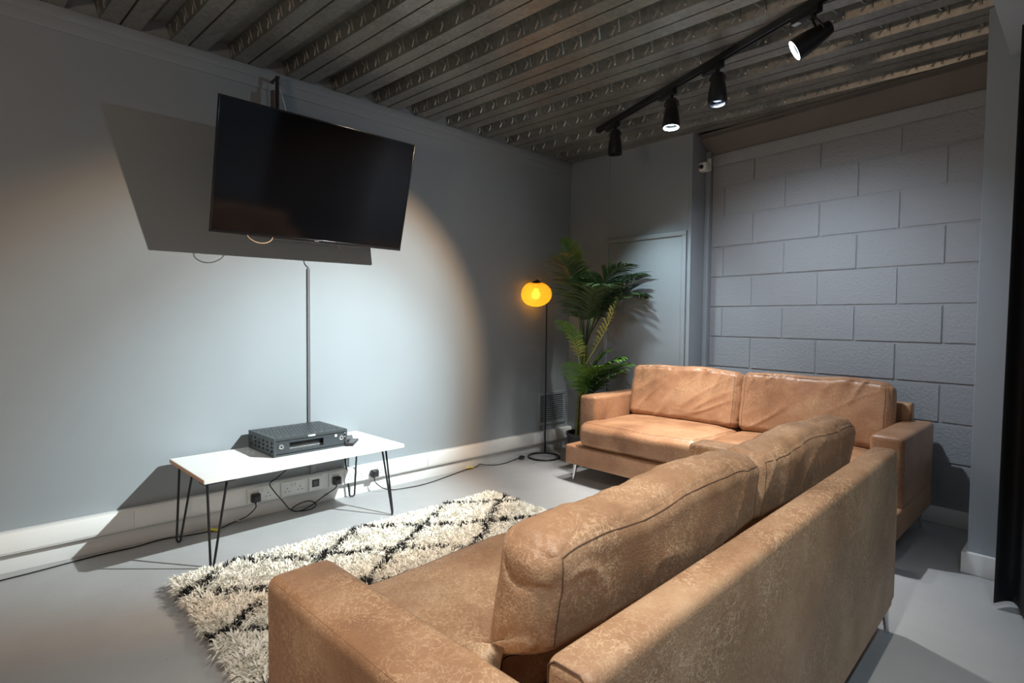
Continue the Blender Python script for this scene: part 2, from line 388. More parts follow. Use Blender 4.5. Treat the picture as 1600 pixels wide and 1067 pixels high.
# ================================================================== SOFAS
def cube_grid(n):
    """points on the cube [-1,1]^3 surface and quads, n segments a side"""
    idx = {}; pts = []; faces = []
    def vid(i, j, k):
        key = (i, j, k)
        if key not in idx: idx[key] = len(pts); pts.append((2*i/n-1, 2*j/n-1, 2*k/n-1))
        return idx[key]
    for a in range(n):
        for b_ in range(n):
            for f in (0, n):
                q = [(a, b_), (a+1, b_), (a+1, b_+1), (a, b_+1)]
                if f == 0: q = q[::-1]
                faces.append([vid(i, j, f) for i, j in q]); faces.append([vid(f, i, j) for i, j in q]); faces.append([vid(j, f, i) for i, j in q])
    return pts, faces
def warp_edges(u, e=.72):   # crowd grid lines towards the borders
    return math.copysign(abs(u)**e, u)
def soft_box(w, d, h, r, puff=(0, 0, 0), n=30, extra=None):
    """mapping from cube point to a rounded box centred on the origin, swollen by puff on each axis"""
    hw, hd, hh = w/2, d/2, h/2
    def f(p):
        u, v, s = (warp_edges(c) for c in p)
        q = Vector((u*hw, v*hd, s*hh))
        inner = Vector((max(-hw+r, min(hw-r, q.x)), max(-hd+r, min(hd-r, q.y)), max(-hh+r, min(hh-r, q.z))))
        dlt = q-inner
        nrm = dlt.normalized() if dlt.length > 1e-9 else Vector((0, 0, 0))
        q = inner+nrm*r
        q.x += math.copysign(puff[0]*(1-v*v)*(1-s*s), u) if abs(u) > .01 else 0
        q.y += puff[1]*v*(1-u*u)*(1-s*s); q.z += puff[2]*s*(1-u**4)*(1-v**4)
        if extra: q = extra(q, u, v, s)
        return q
    return f
def soft_mesh(name, f, mat, parent, n=30):
    pts, faces = cube_grid(n)
    me = bpy.data.meshes.new(name); me.from_pydata([f(p) for p in pts], [], faces); me.update()
    return link(name, me, mat, parent, True)
def seam_loop(f, axis, val, c=.985, m=28, keep=None):
    pts = []
    o = [i for i in range(3) if i != axis]
    for (a, b_) in [((-c, -c), (c, -c)), ((c, -c), (c, c)), ((c, c), (-c, c)), ((-c, c), (-c, -c))]:
        for i in range(m):
            t = i/m; p = [0, 0, 0]; p[axis] = val; p[o[0]] = a[0]+(b_[0]-a[0])*t; p[o[1]] = a[1]+(b_[1]-a[1])*t; pts.append(f(p))
    return pts
def fold(x, y, seed, fx, fy, p=2.2):
    n = noise.noise(Vector((x*fx+seed, y*fy+seed*.37, seed)))
    return (1-min(1, abs(n)*2.6))**p
def hard_part(name, b, parent, bev=.022, mat=None, seams=()):
    bm = bmesh.new(); x0, x1, y0, y1, z0, z1 = b
    box(bm, *b)
    bmesh.ops.bevel(bm, geom=list(bm.edges), offset=bev, segments=4, profile=.55, affect='EDGES')
    o = obj(name, bm, mat or LEATHER, parent, True, 60)
    return o
def sofa(label, loc, rz, Wd=1.97, D=.85, seed=1.0, mat=LEATHER, cmat=LEATHER, legcol=None):
    t = thing('leather_sofa', label, 'sofa', loc, rz, None)
    AF = .150; AW = .145; AH = .598; BH = .692; BT = .075
    base = hard_part('base', (0, Wd, 0, D-.012, .128, .262), t, .016, mat)
    for x0, x1 in ((0, AW), (Wd-AW, Wd)):
        a = hard_part('armrest', (x0, x1, AF, D-.006, .250, AH), t, .026, mat)
        yy = AF+.004; r_ = .02
        loop = [(x0+r_, yy, .27), (x1-r_, yy, .27), (x1-.004, yy+.012, .29), (x1-.004, yy+.012, AH-.03), (x1-.02, yy+.010, AH-.008), (x0+.02, yy+.010, AH-.008), (x0+.004, yy+.012, AH-.03), (x0+.004, yy+.012, .29)]
        for xo in (x0+.0075, x1-.0075):
            tubeo('seam', [(xo, AF+.03, AH-.0078), (xo, D-.03, AH-.0078)], .0014, SEAM, a, 6)
    hard_part('back_lower', (.03, Wd-.03, D-BT-.02, D-.002, .129, .57), t, .016, mat)
    bf = hard_part('back_frame', (.092, Wd-.092, D-BT, D+.003, .124, BH), t, .020, mat)
    tubeo('seam', [(.12, D-.006, BH-.0065), (Wd-.12, D-.006, BH-.0065)], .0014, SEAM, bf, 6)
    for xe in (.096, Wd-.096):
        tubeo('seam', [(xe, D-BT+.004, .60), (xe, D-BT+.006, BH-.012), (xe, D-BT+.016, BH-.004), (xe, D-.018, BH-.004), (xe, D-.006, BH-.014), (xe, D-.002, .60)], .0014, SEAM, bf, 6)
    # seat cushions (T shaped: their front lip wraps the arms)
    cw = (Wd-2*AW)/2
    for s in (0, 1):
        x0 = AW+s*cw; cx = x0+cw/2; lip = .025
        def ex(q, u, v, w_, s=s, lip=lip):
            yl = q.y+(D-BT-.02-.03)/2+.015
            k_ = max(0, min(1, (AF-.006-yl)/.03)); k_ = 1 if yl < AF-.012 else 0
            if s == 0 and q.x < 0: q.x -= lip*k_*min(1, -q.x/(cw/2)*1.0)
            if s == 1 and q.x > 0: q.x += lip*k_*min(1, q.x/(cw/2)*1.0)
            if w_ > .3:
                q.z += .010*noise.noise(Vector((q.x*3.2+seed, q.y*3+s*4, 1)))*max(0, w_)+.004*fold(q.x, q.y, seed+s, 4, 9, 3)*(w_ > .9)
            if v < -.4: q.y -= .012*(1-w_*w_); q.y += .010*noise.noise(Vector((q.x*3, w_*1.5, seed)))
            return q
        dd = D-BT-.02-.01
        f = soft_box(cw-.004, dd, .168, .036, (0, .008, .020), 30, ex)
        c = soft_mesh('seat_cushion', f, cmat, t, 34); c.location = (cx, .012+dd/2, .262+.084+.002)
        for zz in (.86,):
            sp = seam_loop(f, 2, 1, .93); tubeo('seam', [Vector(q)+Vector((0, 0, -.0006)) for q in sp], .0011, SEAM, c, 5, closed=True)
    # back cushions, leaning
    for s in (0, 1):
        x0 = AW+s*cw; cx = x0+cw/2; hh = .385
        def ex2(q, u, v, w_, s=s):
            sd = seed*3+s*7.7
            top = max(0, (w_+.2)/1.2)
            # slump: thicker towards the bottom, top edge uneven
            q.y *= 1+.16*(1-w_)*.5
            q.z += (.013*noise.noise(Vector((u*1.6+sd, 2, 0)))-.010*u*u)*max(0, w_)
            if v > 0: tk = max(0, min(1, (.16-w_)/.5)); q.y -= .10*tk*tk*(3-2*tk)*(seed > 3)
            if v < .3:   # front face wrinkles hanging from the top seam
                a = fold(u+w_*.12*math.sin(sd), w_, sd, 5.2, .55, 2.6); b_ = fold(u-w_*.7, w_, sd+5, 2.6, .7, 3.0)
                k_ = (1-abs(u)**6)
                q.y -= k_*((.006 if seed > 3 else .016)*a*top**1.1 + .007*b_*(1-top)); q.y += .004*noise.noise(Vector((u*2.4+sd, w_*2.0, 3)))
            else:
                a = fold(u, w_, sd+9, 3.2, 1.0, 3.5)
                q.y += .008*a*top - .004*noise.noise(Vector((u*2+sd, w_*2, 7)))
            if w_ > .7: q.z += .003*noise.noise(Vector((u*2.5+sd, v*1.2, 5)))-.0025*fold(u, v, sd, 5, .9, 3)
            # side pinches
            if abs(u) > .6: q.x -= math.copysign(.004*fold(w_, v, sd+2, 1.6, .8, 3)*(abs(u)-.6)/.4, u)
            return q
        f = soft_box(cw-.010, .118, hh, .042, (.008, .014, .002), 40, ex2)
        c = soft_mesh('back_cushion', f, cmat, t, 72)
        lean = R(-8 if s == 0 else -9)
        c.location = (cx, D-BT-.128, .446+hh/2*math.cos(lean)-.012-(.010 if seed > 3 and s == 0 else 0)); c.rotation_euler = (lean, 0, R(random.uniform(-1.5, 1.5)))
        for vv, nm in ((1, 'seam'), (-1, 'seam')):
            sp = seam_loop(f, 1, vv, .90); tubeo(nm, sp, .0013, SEAM, c, 5, closed=True)
    for lx in (.055, Wd-.055):
        for ly, tilt in ((.055, -1), (D-.030, 1)):
            sx = -1 if lx < 1 else 1
            tubeo('leg', [(lx, ly, .132), (lx+sx*.006, ly+tilt*.004, .07), (lx+sx*.014, ly+tilt*.01, 0.0)], [.017, .0125, .0075], CHROME, t, 14)
    return t
far = sofa('tan leather two-cushion sofa against the block wall, its left arm by the potted palm', (.702, 2.955, 0), 0, 1.965, .832, 1.3, LEATHER2, LEATHER2)
near = sofa('tan distressed leather sofa in the foreground, seen over its long back panel', (1.881, 2.385, 0), R(-90)+R(2.0), 1.985, .914, 4.1)

# ================================================================== RUG
def rug():
    x0, x1, y0, y1 = .655, 1.93, .535, 2.30
    t = thing('shaggy_rug', 'cream shaggy rug with black diamond lines on the floor before the sofas', 'rug', (0, 0, 0))
    boxo('backing', (x0, x1, y0, y1, .001, .012), BACKM, t)
    rng = np.random.default_rng(3)
    n = 32000
    X = rng.uniform(x0, x1, n); Y = rng.uniform(y0, y1, n)
    def dist(px, py):
        a = (py-1.66+1.40*(px-.85)+.03*np.sin(px*9+py*3))/.565; b = (py-1.66-1.5*(px-.85)+.03*np.sin(py*8))/.565
        da = np.abs(a-np.round(a))*.565/math.hypot(1, 1.4); db = np.abs(b-np.round(b))*.565/math.hypot(1, 1.5)
        return np.minimum(da, db)
    dk = dist(X, Y); brk = rng.random(n) < .80
    black = (dk < .0088) & brk; keep = black | (dk > .018) | (rng.random(n) < .45)
    clump = np.array([noise.noise(Vector((a*14, b*14, 0))) for a, b in zip(X, Y)])
    clump2 = np.array([noise.noise(Vector((a*14, b*14, 9))) for a, b in zip(X, Y)])
    def build(name, sel, mat, ln):
        xs, ys = X[sel], Y[sel]; m = len(xs); ns = 4
        ang = 2*PI*clump[sel]*1.6+rng.normal(0, .5, m)
        lean = .55+.35*clump2[sel]+rng.normal(0, .12, m)
        # edge locks flop outwards
        V = np.zeros((m, ns, 7, 3)); 
        for k_ in range(ns):
            a = ang+rng.normal(0, .45, m); le = np.clip(lean+rng.normal(0, .15, m), .05, 1.3)
            ex = np.where(xs < x0+.05, -1, np.where(xs > x1-.05, 1, 0)); ey = np.where(ys < y0+.05, -1, np.where(ys > y1-.05, 1, 0))
            dx, dy = np.cos(a)+1.3*ex, np.sin(a)+1.3*ey; dn = np.hypot(dx, dy)+1e-6; dx, dy = dx/dn, dy/dn
            L_ = ln*rng.uniform(.7, 1.2, m); w = rng.uniform(.0017, .0034, m)
            wa = a+PI/2+rng.normal(0, .6, m); wx, wy = np.cos(wa)*w, np.sin(wa)*w
            ox, oy = rng.normal(0, .003, m), rng.normal(0, .003, m)
            for j, (hf, of, wf) in enumerate(((0, 0, 1), (.5, .22, 1.1), (.85, .62, .9))):
                cz = .010+L_*hf*(1-.45*np.clip(le, 0, 1)*hf); cx = xs+ox+dx*L_*of*le; cy = ys+oy+dy*L_*of*le
                V[:, k_, 2*j] = np.stack([cx-wx*wf, cy-wy*wf, cz], 1); V[:, k_, 2*j+1] = np.stack([cx+wx*wf, cy+wy*wf, cz+.0006], 1)
            V[:, k_, 6] = np.stack([xs+ox+dx*L_*1.05*le, ys+oy+dy*L_*1.05*le, .010+L_*(1-.62*np.clip(le, 0, 1))], 1)
        V = V.reshape(-1, 3); nb = m*ns; base = np.arange(nb)*7
        q = np.stack([base, base+1, base+3, base+2, base+2, base+3, base+5, base+4], 1).reshape(-1); tr = np.stack([base+4, base+5, base+6], 1)
        loops = np.concatenate([q, tr.reshape(-1)]); me = bpy.data.meshes.new(name)
        me.vertices.add(len(V)); me.vertices.foreach_set('co', V.reshape(-1)); me.loops.add(len(loops)); me.loops.foreach_set('vertex_index', loops.astype(np.int32))
        nq = nb*2; st = np.concatenate([np.arange(nq)*4, nq*4+np.arange(nb)*3])
        me.polygons.add(nq+nb); me.polygons.foreach_set('loop_start', st.astype(np.int32)); me.update(calc_edges=True); me.validate()
        o = link(name, me, mat, t, True); o['kind'] = 'stuff'; return o
    build('cream_pile', (~black) & keep, PILEW, .050); build('black_pile', black, PILEB, .056)
rug()

# ================================================================== TABLE and what stands on it
TR = R(2.5)
def T(lx, ly, z=0):   # table-local (x forward from back edge, y along) -> world
    c, s = math.cos(TR), math.sin(TR); return (.047+lx*c-ly*s, .657+lx*s+ly*c, z)
t = thing('side_table', 'low white-topped table on black hairpin legs below the television', 'table', T(0, 0), TR)
bm = bmesh.new(); box(bm, 0, .53, 0, 1.06, .390, .410, bev=.0012, seg=1); top = obj('tabletop', bm, LAMI, t)
boxo('edge_strip', (.002, .528, -.0012, .0008, .3912, .4088), EDGE, top)
boxo('edge_strip', (.002, .528, 1.0592, 1.0612, .3912, .4088), EDGE, top)
def hairpin(fx, fy, a, b, sp=.009):
    # two rods meeting in a rounded foot
    F = Vector((fx, fy, .0)); A = Vector((*a, .388)); B = Vector((*b, .388)); r = .0055
    up_ = Vector((0, 0, 1)); side = (B-A).normalized()*sp
    pts = [A, F-side+up_*.022, F-side*.85+up_*.012, F-side*.4+up_*.0065, F+side*.4+up_*.0065, F+side*.85+up_*.012, F+side+up_*.022, B]
    g = tubeo('leg', pts, r, BLACKM, t, 10)
    m = (A+B)/2; bx_ = boxo('mounting_plate', (min(A.x, B.x)-.02, max(A.x, B.x)+.02, min(A.y, B.y)-.02, max(A.y, B.y)+.02, .3865, .390), BLACKM, g)
hairpin(.515, .035, (.512, .018), (.484, .112)); hairpin(.095, .012, (.055, .030), (.080, .090))
hairpin(.500, .999, (.470, .950), (.395, 1.020)); hairpin(.048, 1.000, (.030, .945), (.062, 1.030), .016)

# media box in a perforated steel enclosure
e = thing('security_enclosure', 'dark grey perforated steel lock box for a media player on the white table', 'box', T(0, 0, .4105), TR)
bx0, bx1, by0, by1, hz = -.012+.02, .345, .385, .800, .096
def perforated(name, w, h, holes, th, mat, parent, mat4):
    """flat sheet w x h with rectangular holes cut out as real openings (grid fill)"""
    xs = sorted({0, w, *[q for hl in holes for q in (hl[0], hl[1])]}); bm = bmesh.new()
    rows = {}
    ys = sorted({0, h, *[q for hl in holes for q in (hl[2], hl[3])]})
    for ya, yb in zip(ys, ys[1:]):
        ym = (ya+yb)/2; cuts = sorted([(hl[0], hl[1]) for hl in holes if hl[2] < ym < hl[3]]); x = 0
        for a, b_ in cuts+[(w, w)]:
            if a-x > 1e-5:
                vs = [bm.verts.new(v) for v in ((x, ya, 0), (a, ya, 0), (a, yb, 0), (x, yb, 0))]; bm.faces.new(vs)
            x = b_
    bmesh.ops.remove_doubles(bm, verts=bm.verts, dist=1e-6)
    ret = bmesh.ops.extrude_face_region(bm, geom=bm.faces[:]); bmesh.ops.translate(bm, vec=(0, 0, -th), verts=[v for v in ret['geom'] if isinstance(v, bmesh.types.BMVert)])
    bmesh.ops.recalc_face_normals(bm, faces=bm.faces); bmesh.ops.transform(bm, matrix=mat4, verts=bm.verts)
    return obj(name, bm, mat, parent)
dx_, dy_ = bx1-bx0, by1-by0
hl = []
for i in range(9):
    for j in range(19):
        if (i in (0, 8)) and (j+i) % 2: continue
        cx_ = .04+i*(dx_-.08)/8; cy_ = .035+j*(dy_-.07)/18+(.004 if i % 2 else -.004)
        hl.append((cx_-.0055, cx_+.0055, cy_-.0065, cy_+.0065))
perforated('top_panel', dx_, dy_, hl, .0015, DGREY, e, Matrix.Translation((bx0, by0, hz)))
def side_panel(y, flip):
    hs = []
    for i in range(6):
        for j in range(3): cx_ = .04+i*.054; cz_ = .028+j*.021; hs.append((cx_-.0105, cx_+.0105, cz_-.0045, cz_+.0045))
    m4 = Matrix.Translation((bx0, y, 0)) @ Matrix.Rotation(R(90), 4, 'X')
    perforated('side_panel', dx_, hz, hs, -.0015 if flip else .0015, DGREY, e, m4)
side_panel(by0, False); side_panel(by1, True)
boxo('back_panel', (bx0, bx0+.0015, by0, by1, 0, hz), DGREY, e); boxo('bottom_panel', (bx0, bx1, by0, by1, 0, .0015), DGREY, e)
bm = bmesh.new()
for q in ((by0, by1, 0, .010), (by0, by1, hz-.012, hz), (by0, by0+.011, .010, hz-.012), (by1-.011, by1, .010, hz-.012)): box(bm, bx1-.002, bx1+.0005, *q, bev=0)
obj('front_rim', bm, DGREY, e)
bm = bmesh.new(); fx0, fx1 = bx1-.012, bx1-.006
wy0, wy1, wz0, wz1 = by0+.085, by0+.275, .026, .066
for q in ((by0+.012, wy0, .012, hz-.014), (wy1, by1-.012, .012, hz-.014), (wy0, wy1, .012, wz0), (wy0, wy1, wz1, hz-.014)): box(bm, fx0, fx1, *q)
door = obj('front_door', bm, simple('slate_steel', (.045, .055, .062), .4, metal=.3), e)
boxo('inner_device', (bx0+.05, bx1-.03, by0+.05, by1-.06, .006, .058), BLACKP, e, bev=.002)
boxo('device_fascia', (bx1-.0295, bx1-.026, by0+.06, by1-.07, .010, .034), SILVER, e)
for yy in (by0+.040, by1-.034):
    m4 = Matrix.Translation((fx1, yy, .050)) @ Matrix.Rotation(R(90), 4, 'Y')
    lk = latheo('lock', [(.0135, 0), (.0135, .004), (.0115, .006), (.0, .006)], SILVER, door, 24, m4, cap=False)
    latheo('keyhole', [(.0055, .0062), (.0055, .0068), (.0, .0068)], BLACKP, lk, 16, m4, cap=False)
latheo('white_sticker', [(.0075, 0), (.0075, .0008), (0, .0008)], PVC, door, 20, Matrix.Translation((fx1, by1-.066, .066)) @ Matrix.Rotation(R(90), 4, 'Y'), cap=False)
boxo('maker_badge', (bx1-.0005, bx1+.0012, by0+.185, by0+.225, hz-.011, hz-.002), PVC, e)
boxo('badge_mark', (bx1+.0012, bx1+.0016, by0+.190, by0+.196, hz-.009, hz-.004), BLACKP, e)

def remote(name, label, loc, rz, rx=0):
    o = thing(name, label, 'remote', loc, rz, None); o.rotation_euler = (rx, 0, rz)
    boxo('body', (-.021, .021, -.075, .075, 0, .014), BLACKP, o, bev=.004)
    for i in range(3):
        for j in range(7):
            m_ = simple('remote_button', (.25, .26, .27), .5) if (i+j) else simple('red_button', (.5, .05, .03), .5)
            boxo('button', (-.014+i*.011, -.007+i*.011, -.05+j*.015, -.042+j*.015, .014, .0158), m_, o)
remote('remote_control', 'black remote control lying flat on the white table beside the lock box', T(.215, .885, .4105), TR+R(62))
remote('remote_control', 'second black remote propped across the other, nearest the front of the table', T(.315, .850, .4105), TR+R(48))
boxo_ = None

# ================================================================== TELEVISION
tvc = Vector((.327, 1.352, 1.870))
tv = thing('television', 'large black flat-screen television tilted forward on its wall bracket', 'television', tvc)
TL, BR, BL = Vector((.418, .808, 2.177)), Vector((.223, 1.892, 1.563)), Vector((.243, .808, 1.556))
rr = (BR-BL).normalized(); uu = (TL-BL); uu = (uu-rr*uu.dot(rr)).normalized(); nn = rr.cross(uu).normalized()
cen = (TL+BR)/2
tv.matrix_world = Matrix.Translation(cen) @ Matrix((rr, uu, nn)).transposed().to_4x4()
TW, TH = 1.10, .645; 
boxo('casing', (-TW/2+.004, TW/2-.004, -TH/2+.004, TH/2-.004, -.028, -.004), BLACKP, tv, bev=.006)
boxo('rear_housing', (-.36, .36, -.29, .10, -.062, -.026), BLACKP, tv, bev=.012)
bm = bmesh.new()
for q in ((-TW/2, TW/2, TH/2-.007, TH/2), (-TW/2, TW/2, -TH/2, -TH/2+.014), (-TW/2, -TW/2+.008, -TH/2, TH/2), (TW/2-.008, TW/2, -TH/2, TH/2)): box(bm, *q, -.012, .0, bev=.0015)
obj('bezel', bm, simple('gloss_black_bezel', (.010, .010, .011), .18), tv, True, 40)
boxo('screen', (-TW/2+.006, TW/2-.006, -TH/2+.012, TH/2-.006, -.008, -.0025), GLASSB, tv)
boxo('logo', (-.012, .014, -TH/2+.004, -TH/2+.009, .0, .0006), SILVER, tv)
boxo('sensor_bar', (-.35, .30, -TH/2-.006, -TH/2+.001, -.024, -.008), simple('grey_port_strip', (.12, .12, .125), .4), tv, bev=.001)
# bracket with its pole
mb = thing('television_bracket', 'steel pole bracket that hangs the television from the top of the wall', 'bracket', (0, 1.20, 2.0))
tubeo('pole', [(.10, -.012, .468), (.10, -.012, .30), (.10, -.005, -.12)], .010, BLACKM, mb, 12)
boxo('arm', (.012, .11, -.016, .0, .455, .470), BLACKM, mb, bev=.003)
boxo('sleeve', (.085, .115, -.045, -.028, .15, .385), simple('brown_sleeve', (.10, .07, .055), .6), mb, bev=.004)
boxo('mount_head', (.05, .25, .0, .16, -.20, -.10), BLACKM, mb, bev=.004)
tag(tubeo('cable', smoothpath([(.03, 1.185, 2.47), (.06, 1.20, 2.44), (.085, 1.225, 2.36), (.10, 1.245, 2.25), (.13, 1.26, 2.10)]), .003, PVC), 'thin white cable running from the ceiling behind the television', 'cable')
tag(tubeo('cable', smoothpath([(.235, .98, 1.565), (.245, .985, 1.545), (.25, 1.02, 1.525), (.25, 1.065, 1.525), (.24, 1.10, 1.545), (.235, 1.11, 1.57)]), .0022, simple('cream_cable', (.75, .50, .28), .5)), 'cream cable looping below the left of the television', 'cable')
tag(tubeo('cable', smoothpath([(.215, 1.49, 1.575), (.215, 1.495, 1.54), (.21, 1.515, 1.515)]), .0030, CABLE), 'short black cable end hanging under the television near its badge', 'cable')
# cable conduit on the wall
c = thing('cable_conduit', 'narrow grey conduit running down the wall to the white trunking', 'conduit', (0, 1.402, 0))
boxo('cover_strip', (0, .012, -.008, .008, .43, 1.432), PAINT, c, bev=.002); boxo('slot_shade', (.012, .0128, -.0045, .0045, .43, 1.43), simple('conduit_shadow_slot', (.10, .09, .085), .7), c)  # slot is a raised dark strip, its shade put into the colour
boxo('cover_strip', (0, .016, .004, .036, .186, .44), PAINT, c, bev=.002)

# ================================================================== TRUNKING, SOCKETS, PLUGS
tr = thing('dado_trunking', 'white plastic cable trunking running along the foot of the television wall', 'trunking', (0, 0, 0))
boxo('trunking_body', (.001, .046, -1.8, 3.788, .088, .186), PVC, tr, bev=.003)
for a, b_ in ((-1.8, .50), (.503, 1.02), (1.895, 2.235), (2.238, 3.30), (3.303, 3.775)):
    boxo('cover_panel', (.046, .0495, a, b_, .097, .178), PVC, tr, bev=.0012)
boxo('end_cap', (.001, .052, 3.775, 3.790, .086, .188), PVC, tr, bev=.002)
def double_socket(label, y0):
    o = thing('double_socket', label, 'socket', (.047, y0, .137), 0)
    boxo('faceplate', (0, .009, 0, .146, -.042, .042), PVC, o, bev=.0025)
    for s in (0, 1):
        cy = .035+s*.076
        for (dy, dz, w, h_) in ((0, .006, .004, .008), (-.011, -.012, .007, .004), (.011, -.012, .007, .004)):
            boxo('pin_hole', (.0088, .0094, cy+dy-w/2, cy+dy+w/2, dz-h_/2-.004, dz+h_/2-.004), BLACKP, o)
        boxo('switch', (.0088, .0125, .073+(s*2-1)*.010-.005, .073+(s*2-1)*.010+.005, .013, .031), PVC, o, bev=.001)
    return o
def plug(label, y, z, mat=BLACKP, x=.057):
    o = thing('power_plug', label, 'plug', (x, y, z))
    boxo('body', (0, .034, -.024, .024, -.025, .022), mat, o, bev=.007, seg=3)
    boxo('grip', (.030, .037, -.016, .016, -.016, .014), mat, o, bev=.003)
    tubeo('strain_relief', [(.014, 0, -.022), (.014, 0, -.036)], [.0065, .004], mat, o, 10)
    return o
double_socket('leftmost white double wall socket, with a black plug in its left half', 1.028)
double_socket('empty white double wall socket under the middle of the table', 1.213)
d = thing('data_outlet', 'white outlet plate with a square black data module', 'socket', (.047, 1.378, .137))
boxo('faceplate', (0, .009, 0, .086, -.042, .042), PVC, d, bev=.0025); boxo('data_module', (.009, .012, .018, .062, -.020, .024), BLACKP, d, bev=.001); boxo('module_face', (.012, .0126, .026, .054, -.013, .017), simple('module_grey', (.10, .11, .115), .4), d)
for yy in (.009, .077): latheo('screw', [(.0025, 0), (.0025, .001), (0, .001)], SILVER, d, 10, Matrix.Translation((.009, yy, 0)) @ Matrix.Rotation(R(90), 4, 'Y'), cap=False)
d = thing('single_socket', 'white single wall socket holding a pale-edged plug beside the data outlet', 'socket', (.047, 1.503, .137))
boxo('faceplate', (0, .009, 0, .086, -.042, .042), PVC, d, bev=.0025); boxo('switch', (.0088, .0125, .062, .072, .010, .028), PVC, d, bev=.001)
double_socket('white double wall socket behind the right table leg', 1.608)
double_socket('rightmost white double wall socket, with a black plug in its right half', 1.755)
plug('black plug in the leftmost double socket', 1.066, .130)
plug('black plug in the single socket near the data outlet', 1.545, .135)
plug('black plug in the rightmost double socket, feeding the floor lamp', 1.806, .132)
def cable(label, pts, r=.0032, k_=6): return tag(tubeo('power_cable', smoothpath(pts, k_), r, CABLE, n=8), label, 'cable')
cable('black cable from the leftmost plug running left along the skirting', [(.071, 1.066, .094), (.072, 1.064, .070), (.060, 1.02, .030), (.050, .95, .010), (.085, .86, .004), (.075, .74, .004), (.045, .62, .004), (.065, .50, .004), (.062, .37, .004), (.075, .25, .004), (.09, .14, .004), (.100, .014, .004), (.13, -.5, .004), (.13, -1.0, .004)])
cable('black cable dropping behind the table into a coil and up to the single socket', [(.16, 1.250, .40), (.14, 1.235, .30), (.12, 1.17, .235), (.11, 1.13, .205), (.11, 1.15, .160), (.11, 1.20, .090), (.105, 1.245, .030), (.10, 1.30, .006), (.11, 1.37, .006), (.10, 1.40, .025), (.09, 1.365, .050), (.09, 1.30, .045), (.095, 1.255, .022), (.105, 1.30, .008), (.10, 1.37, .022), (.085, 1.44, .050), (.075, 1.50, .072), (.071, 1.535, .085), (.071, 1.545, .099)])
cable('black cable crossing the floor from the lamp\'s foot switch to the rightmost plug', [(.071, 1.806, .096), (.074, 1.812, .070), (.085, 1.86, .025), (.10, 1.93, .004), (.125, 2.03, .004), (.135, 2.12, .004), (.12, 2.24, .004), (.09, 2.36, .004), (.055, 2.50, .004), (.028, 2.62, .004), (.024, 2.70, .006), (.028, 2.735, .020), (.035, 2.78, .010), (.075, 2.86, .004), (.085, 2.95, .004), (.06, 3.06, .004), (.062, 3.13, .012)])
def tape(name, label, loc, rz, a, b_, mat, rx=0):
    bm = bmesh.new(); n_ = 10
    V = [[bm.verts.new((-a/2+a*i/n_, -b_/2+b_*j, .0035+.0035*math.exp(-((i/n_-.5)*5)**2)+.002*math.sin(i*.9))) for j in (0, 1)] for i in range(n_+1)]
    for i in range(n_): bm.faces.new((V[i][0], V[i+1][0], V[i+1][1], V[i][1]))
    r_ = bmesh.ops.extrude_face_region(bm, geom=bm.faces[:]); bmesh.ops.translate(bm, vec=(0, 0, .0006), verts=[v for v in r_['geom'] if isinstance(v, bmesh.types.BMVert)])
    bmesh.ops.recalc_face_normals(bm, faces=bm.faces)
    o = obj(name, bm, mat); o.location = loc; o.rotation_euler = (rx, 0, rz); return tag(o, label, 'tape')
tape('cable_tape', 'yellow tape strip on the floor cable under the left of the table', (.085, .845, .004), R(35), .075, .030, YELLOW)
tape('cable_tape', 'yellow tape scrap on the lamp cable by the skirting', (.030, 2.640, .006), R(75), .06, .022, YELLOW)
CLEAR = simple('clear_tape', (.72, .74, .74), .2)
tape('cable_tape', 'clear tape holding the cable below the leftmost plug', (.050, .985, .012), R(60), .05, .03, CLEAR)
tape('cable_tape', 'clear tape holding the coiled cable below the single socket', (.070, 1.475, .058), R(90), .03, .022, CLEAR, R(40))

# ================================================================== VENT
v = thing('vent_grille', 'square grey louvred vent grille low in the corner behind the lamp', 'vent', (0, 3.40, .23))
boxo('backing', (0, .004, .01, .33, .01, .27), DARK, v)
bm = bmesh.new()
for q in ((0, .345, 0, .028), (0, .345, .255, .285), (0, .024, .028, .255), (.321, .345, .028, .255)): box(bm, 0, .012, *q, bev=.002)
obj('frame', bm, PAINT, v, True, 40)
for i in range(12): boxo('slat', (.003, .010, .024, .321, .036+i*.0183, .0435+i*.0183), PAINT, v)
bm = bmesh.new()
for i in range(13): box(bm, .002, .006, .024+i*.0235, .028+i*.0235, .028, .255)
g = obj('cross_bars', bm, PAINT, v); g['kind'] = 'stuff'

# ================================================================== FLOOR LAMP
L0 = Vector((.068, 3.425, 0)); ring_c = Vector((.150, 3.325, .008)); rr_ = .128
lamp = thing('floor_lamp', 'black pole floor lamp with a glowing amber glass shade in the corner', 'lamp', (ring_c.x, ring_c.y, 0))
LL = lambda v_: Vector(v_)-Vector((ring_c.x, ring_c.y, 0))
tubeo('base_ring', [LL(ring_c+Vector((math.cos(a)*rr_, math.sin(a)*rr_, 0))) for a in [2*PI*i/48 for i in range(48)]], .0075, BLACKM, lamp, 10, closed=True)
tubeo('pole', [LL((L0.x, L0.y, .004)), LL((L0.x, L0.y, .06)), LL((L0.x, L0.y, .10)), LL((L0.x, L0.y, 1.36)), LL((L0.x+.002, L0.y-.05, 1.440)), LL((L0.x-.018, L0.y-.11, 1.470))], [.010, .010, .006, .006, .006, .006], BLACKM, lamp, 12)
sc = Vector((.050, 3.312, 1.352))
aim = Matrix.Translation(LL(sc)) @ Matrix.Rotation(R(14), 4, Vector((.686, .727, 0))).to_4x4()
pr = []
for i in range(3, 41):
    a = PI*i/40; pr.append((.132*math.sin(a), .103*math.cos(a)))
sh = latheo('lamp_shade', pr, AMBER, lamp, 48, aim, cap=False, ang=180)
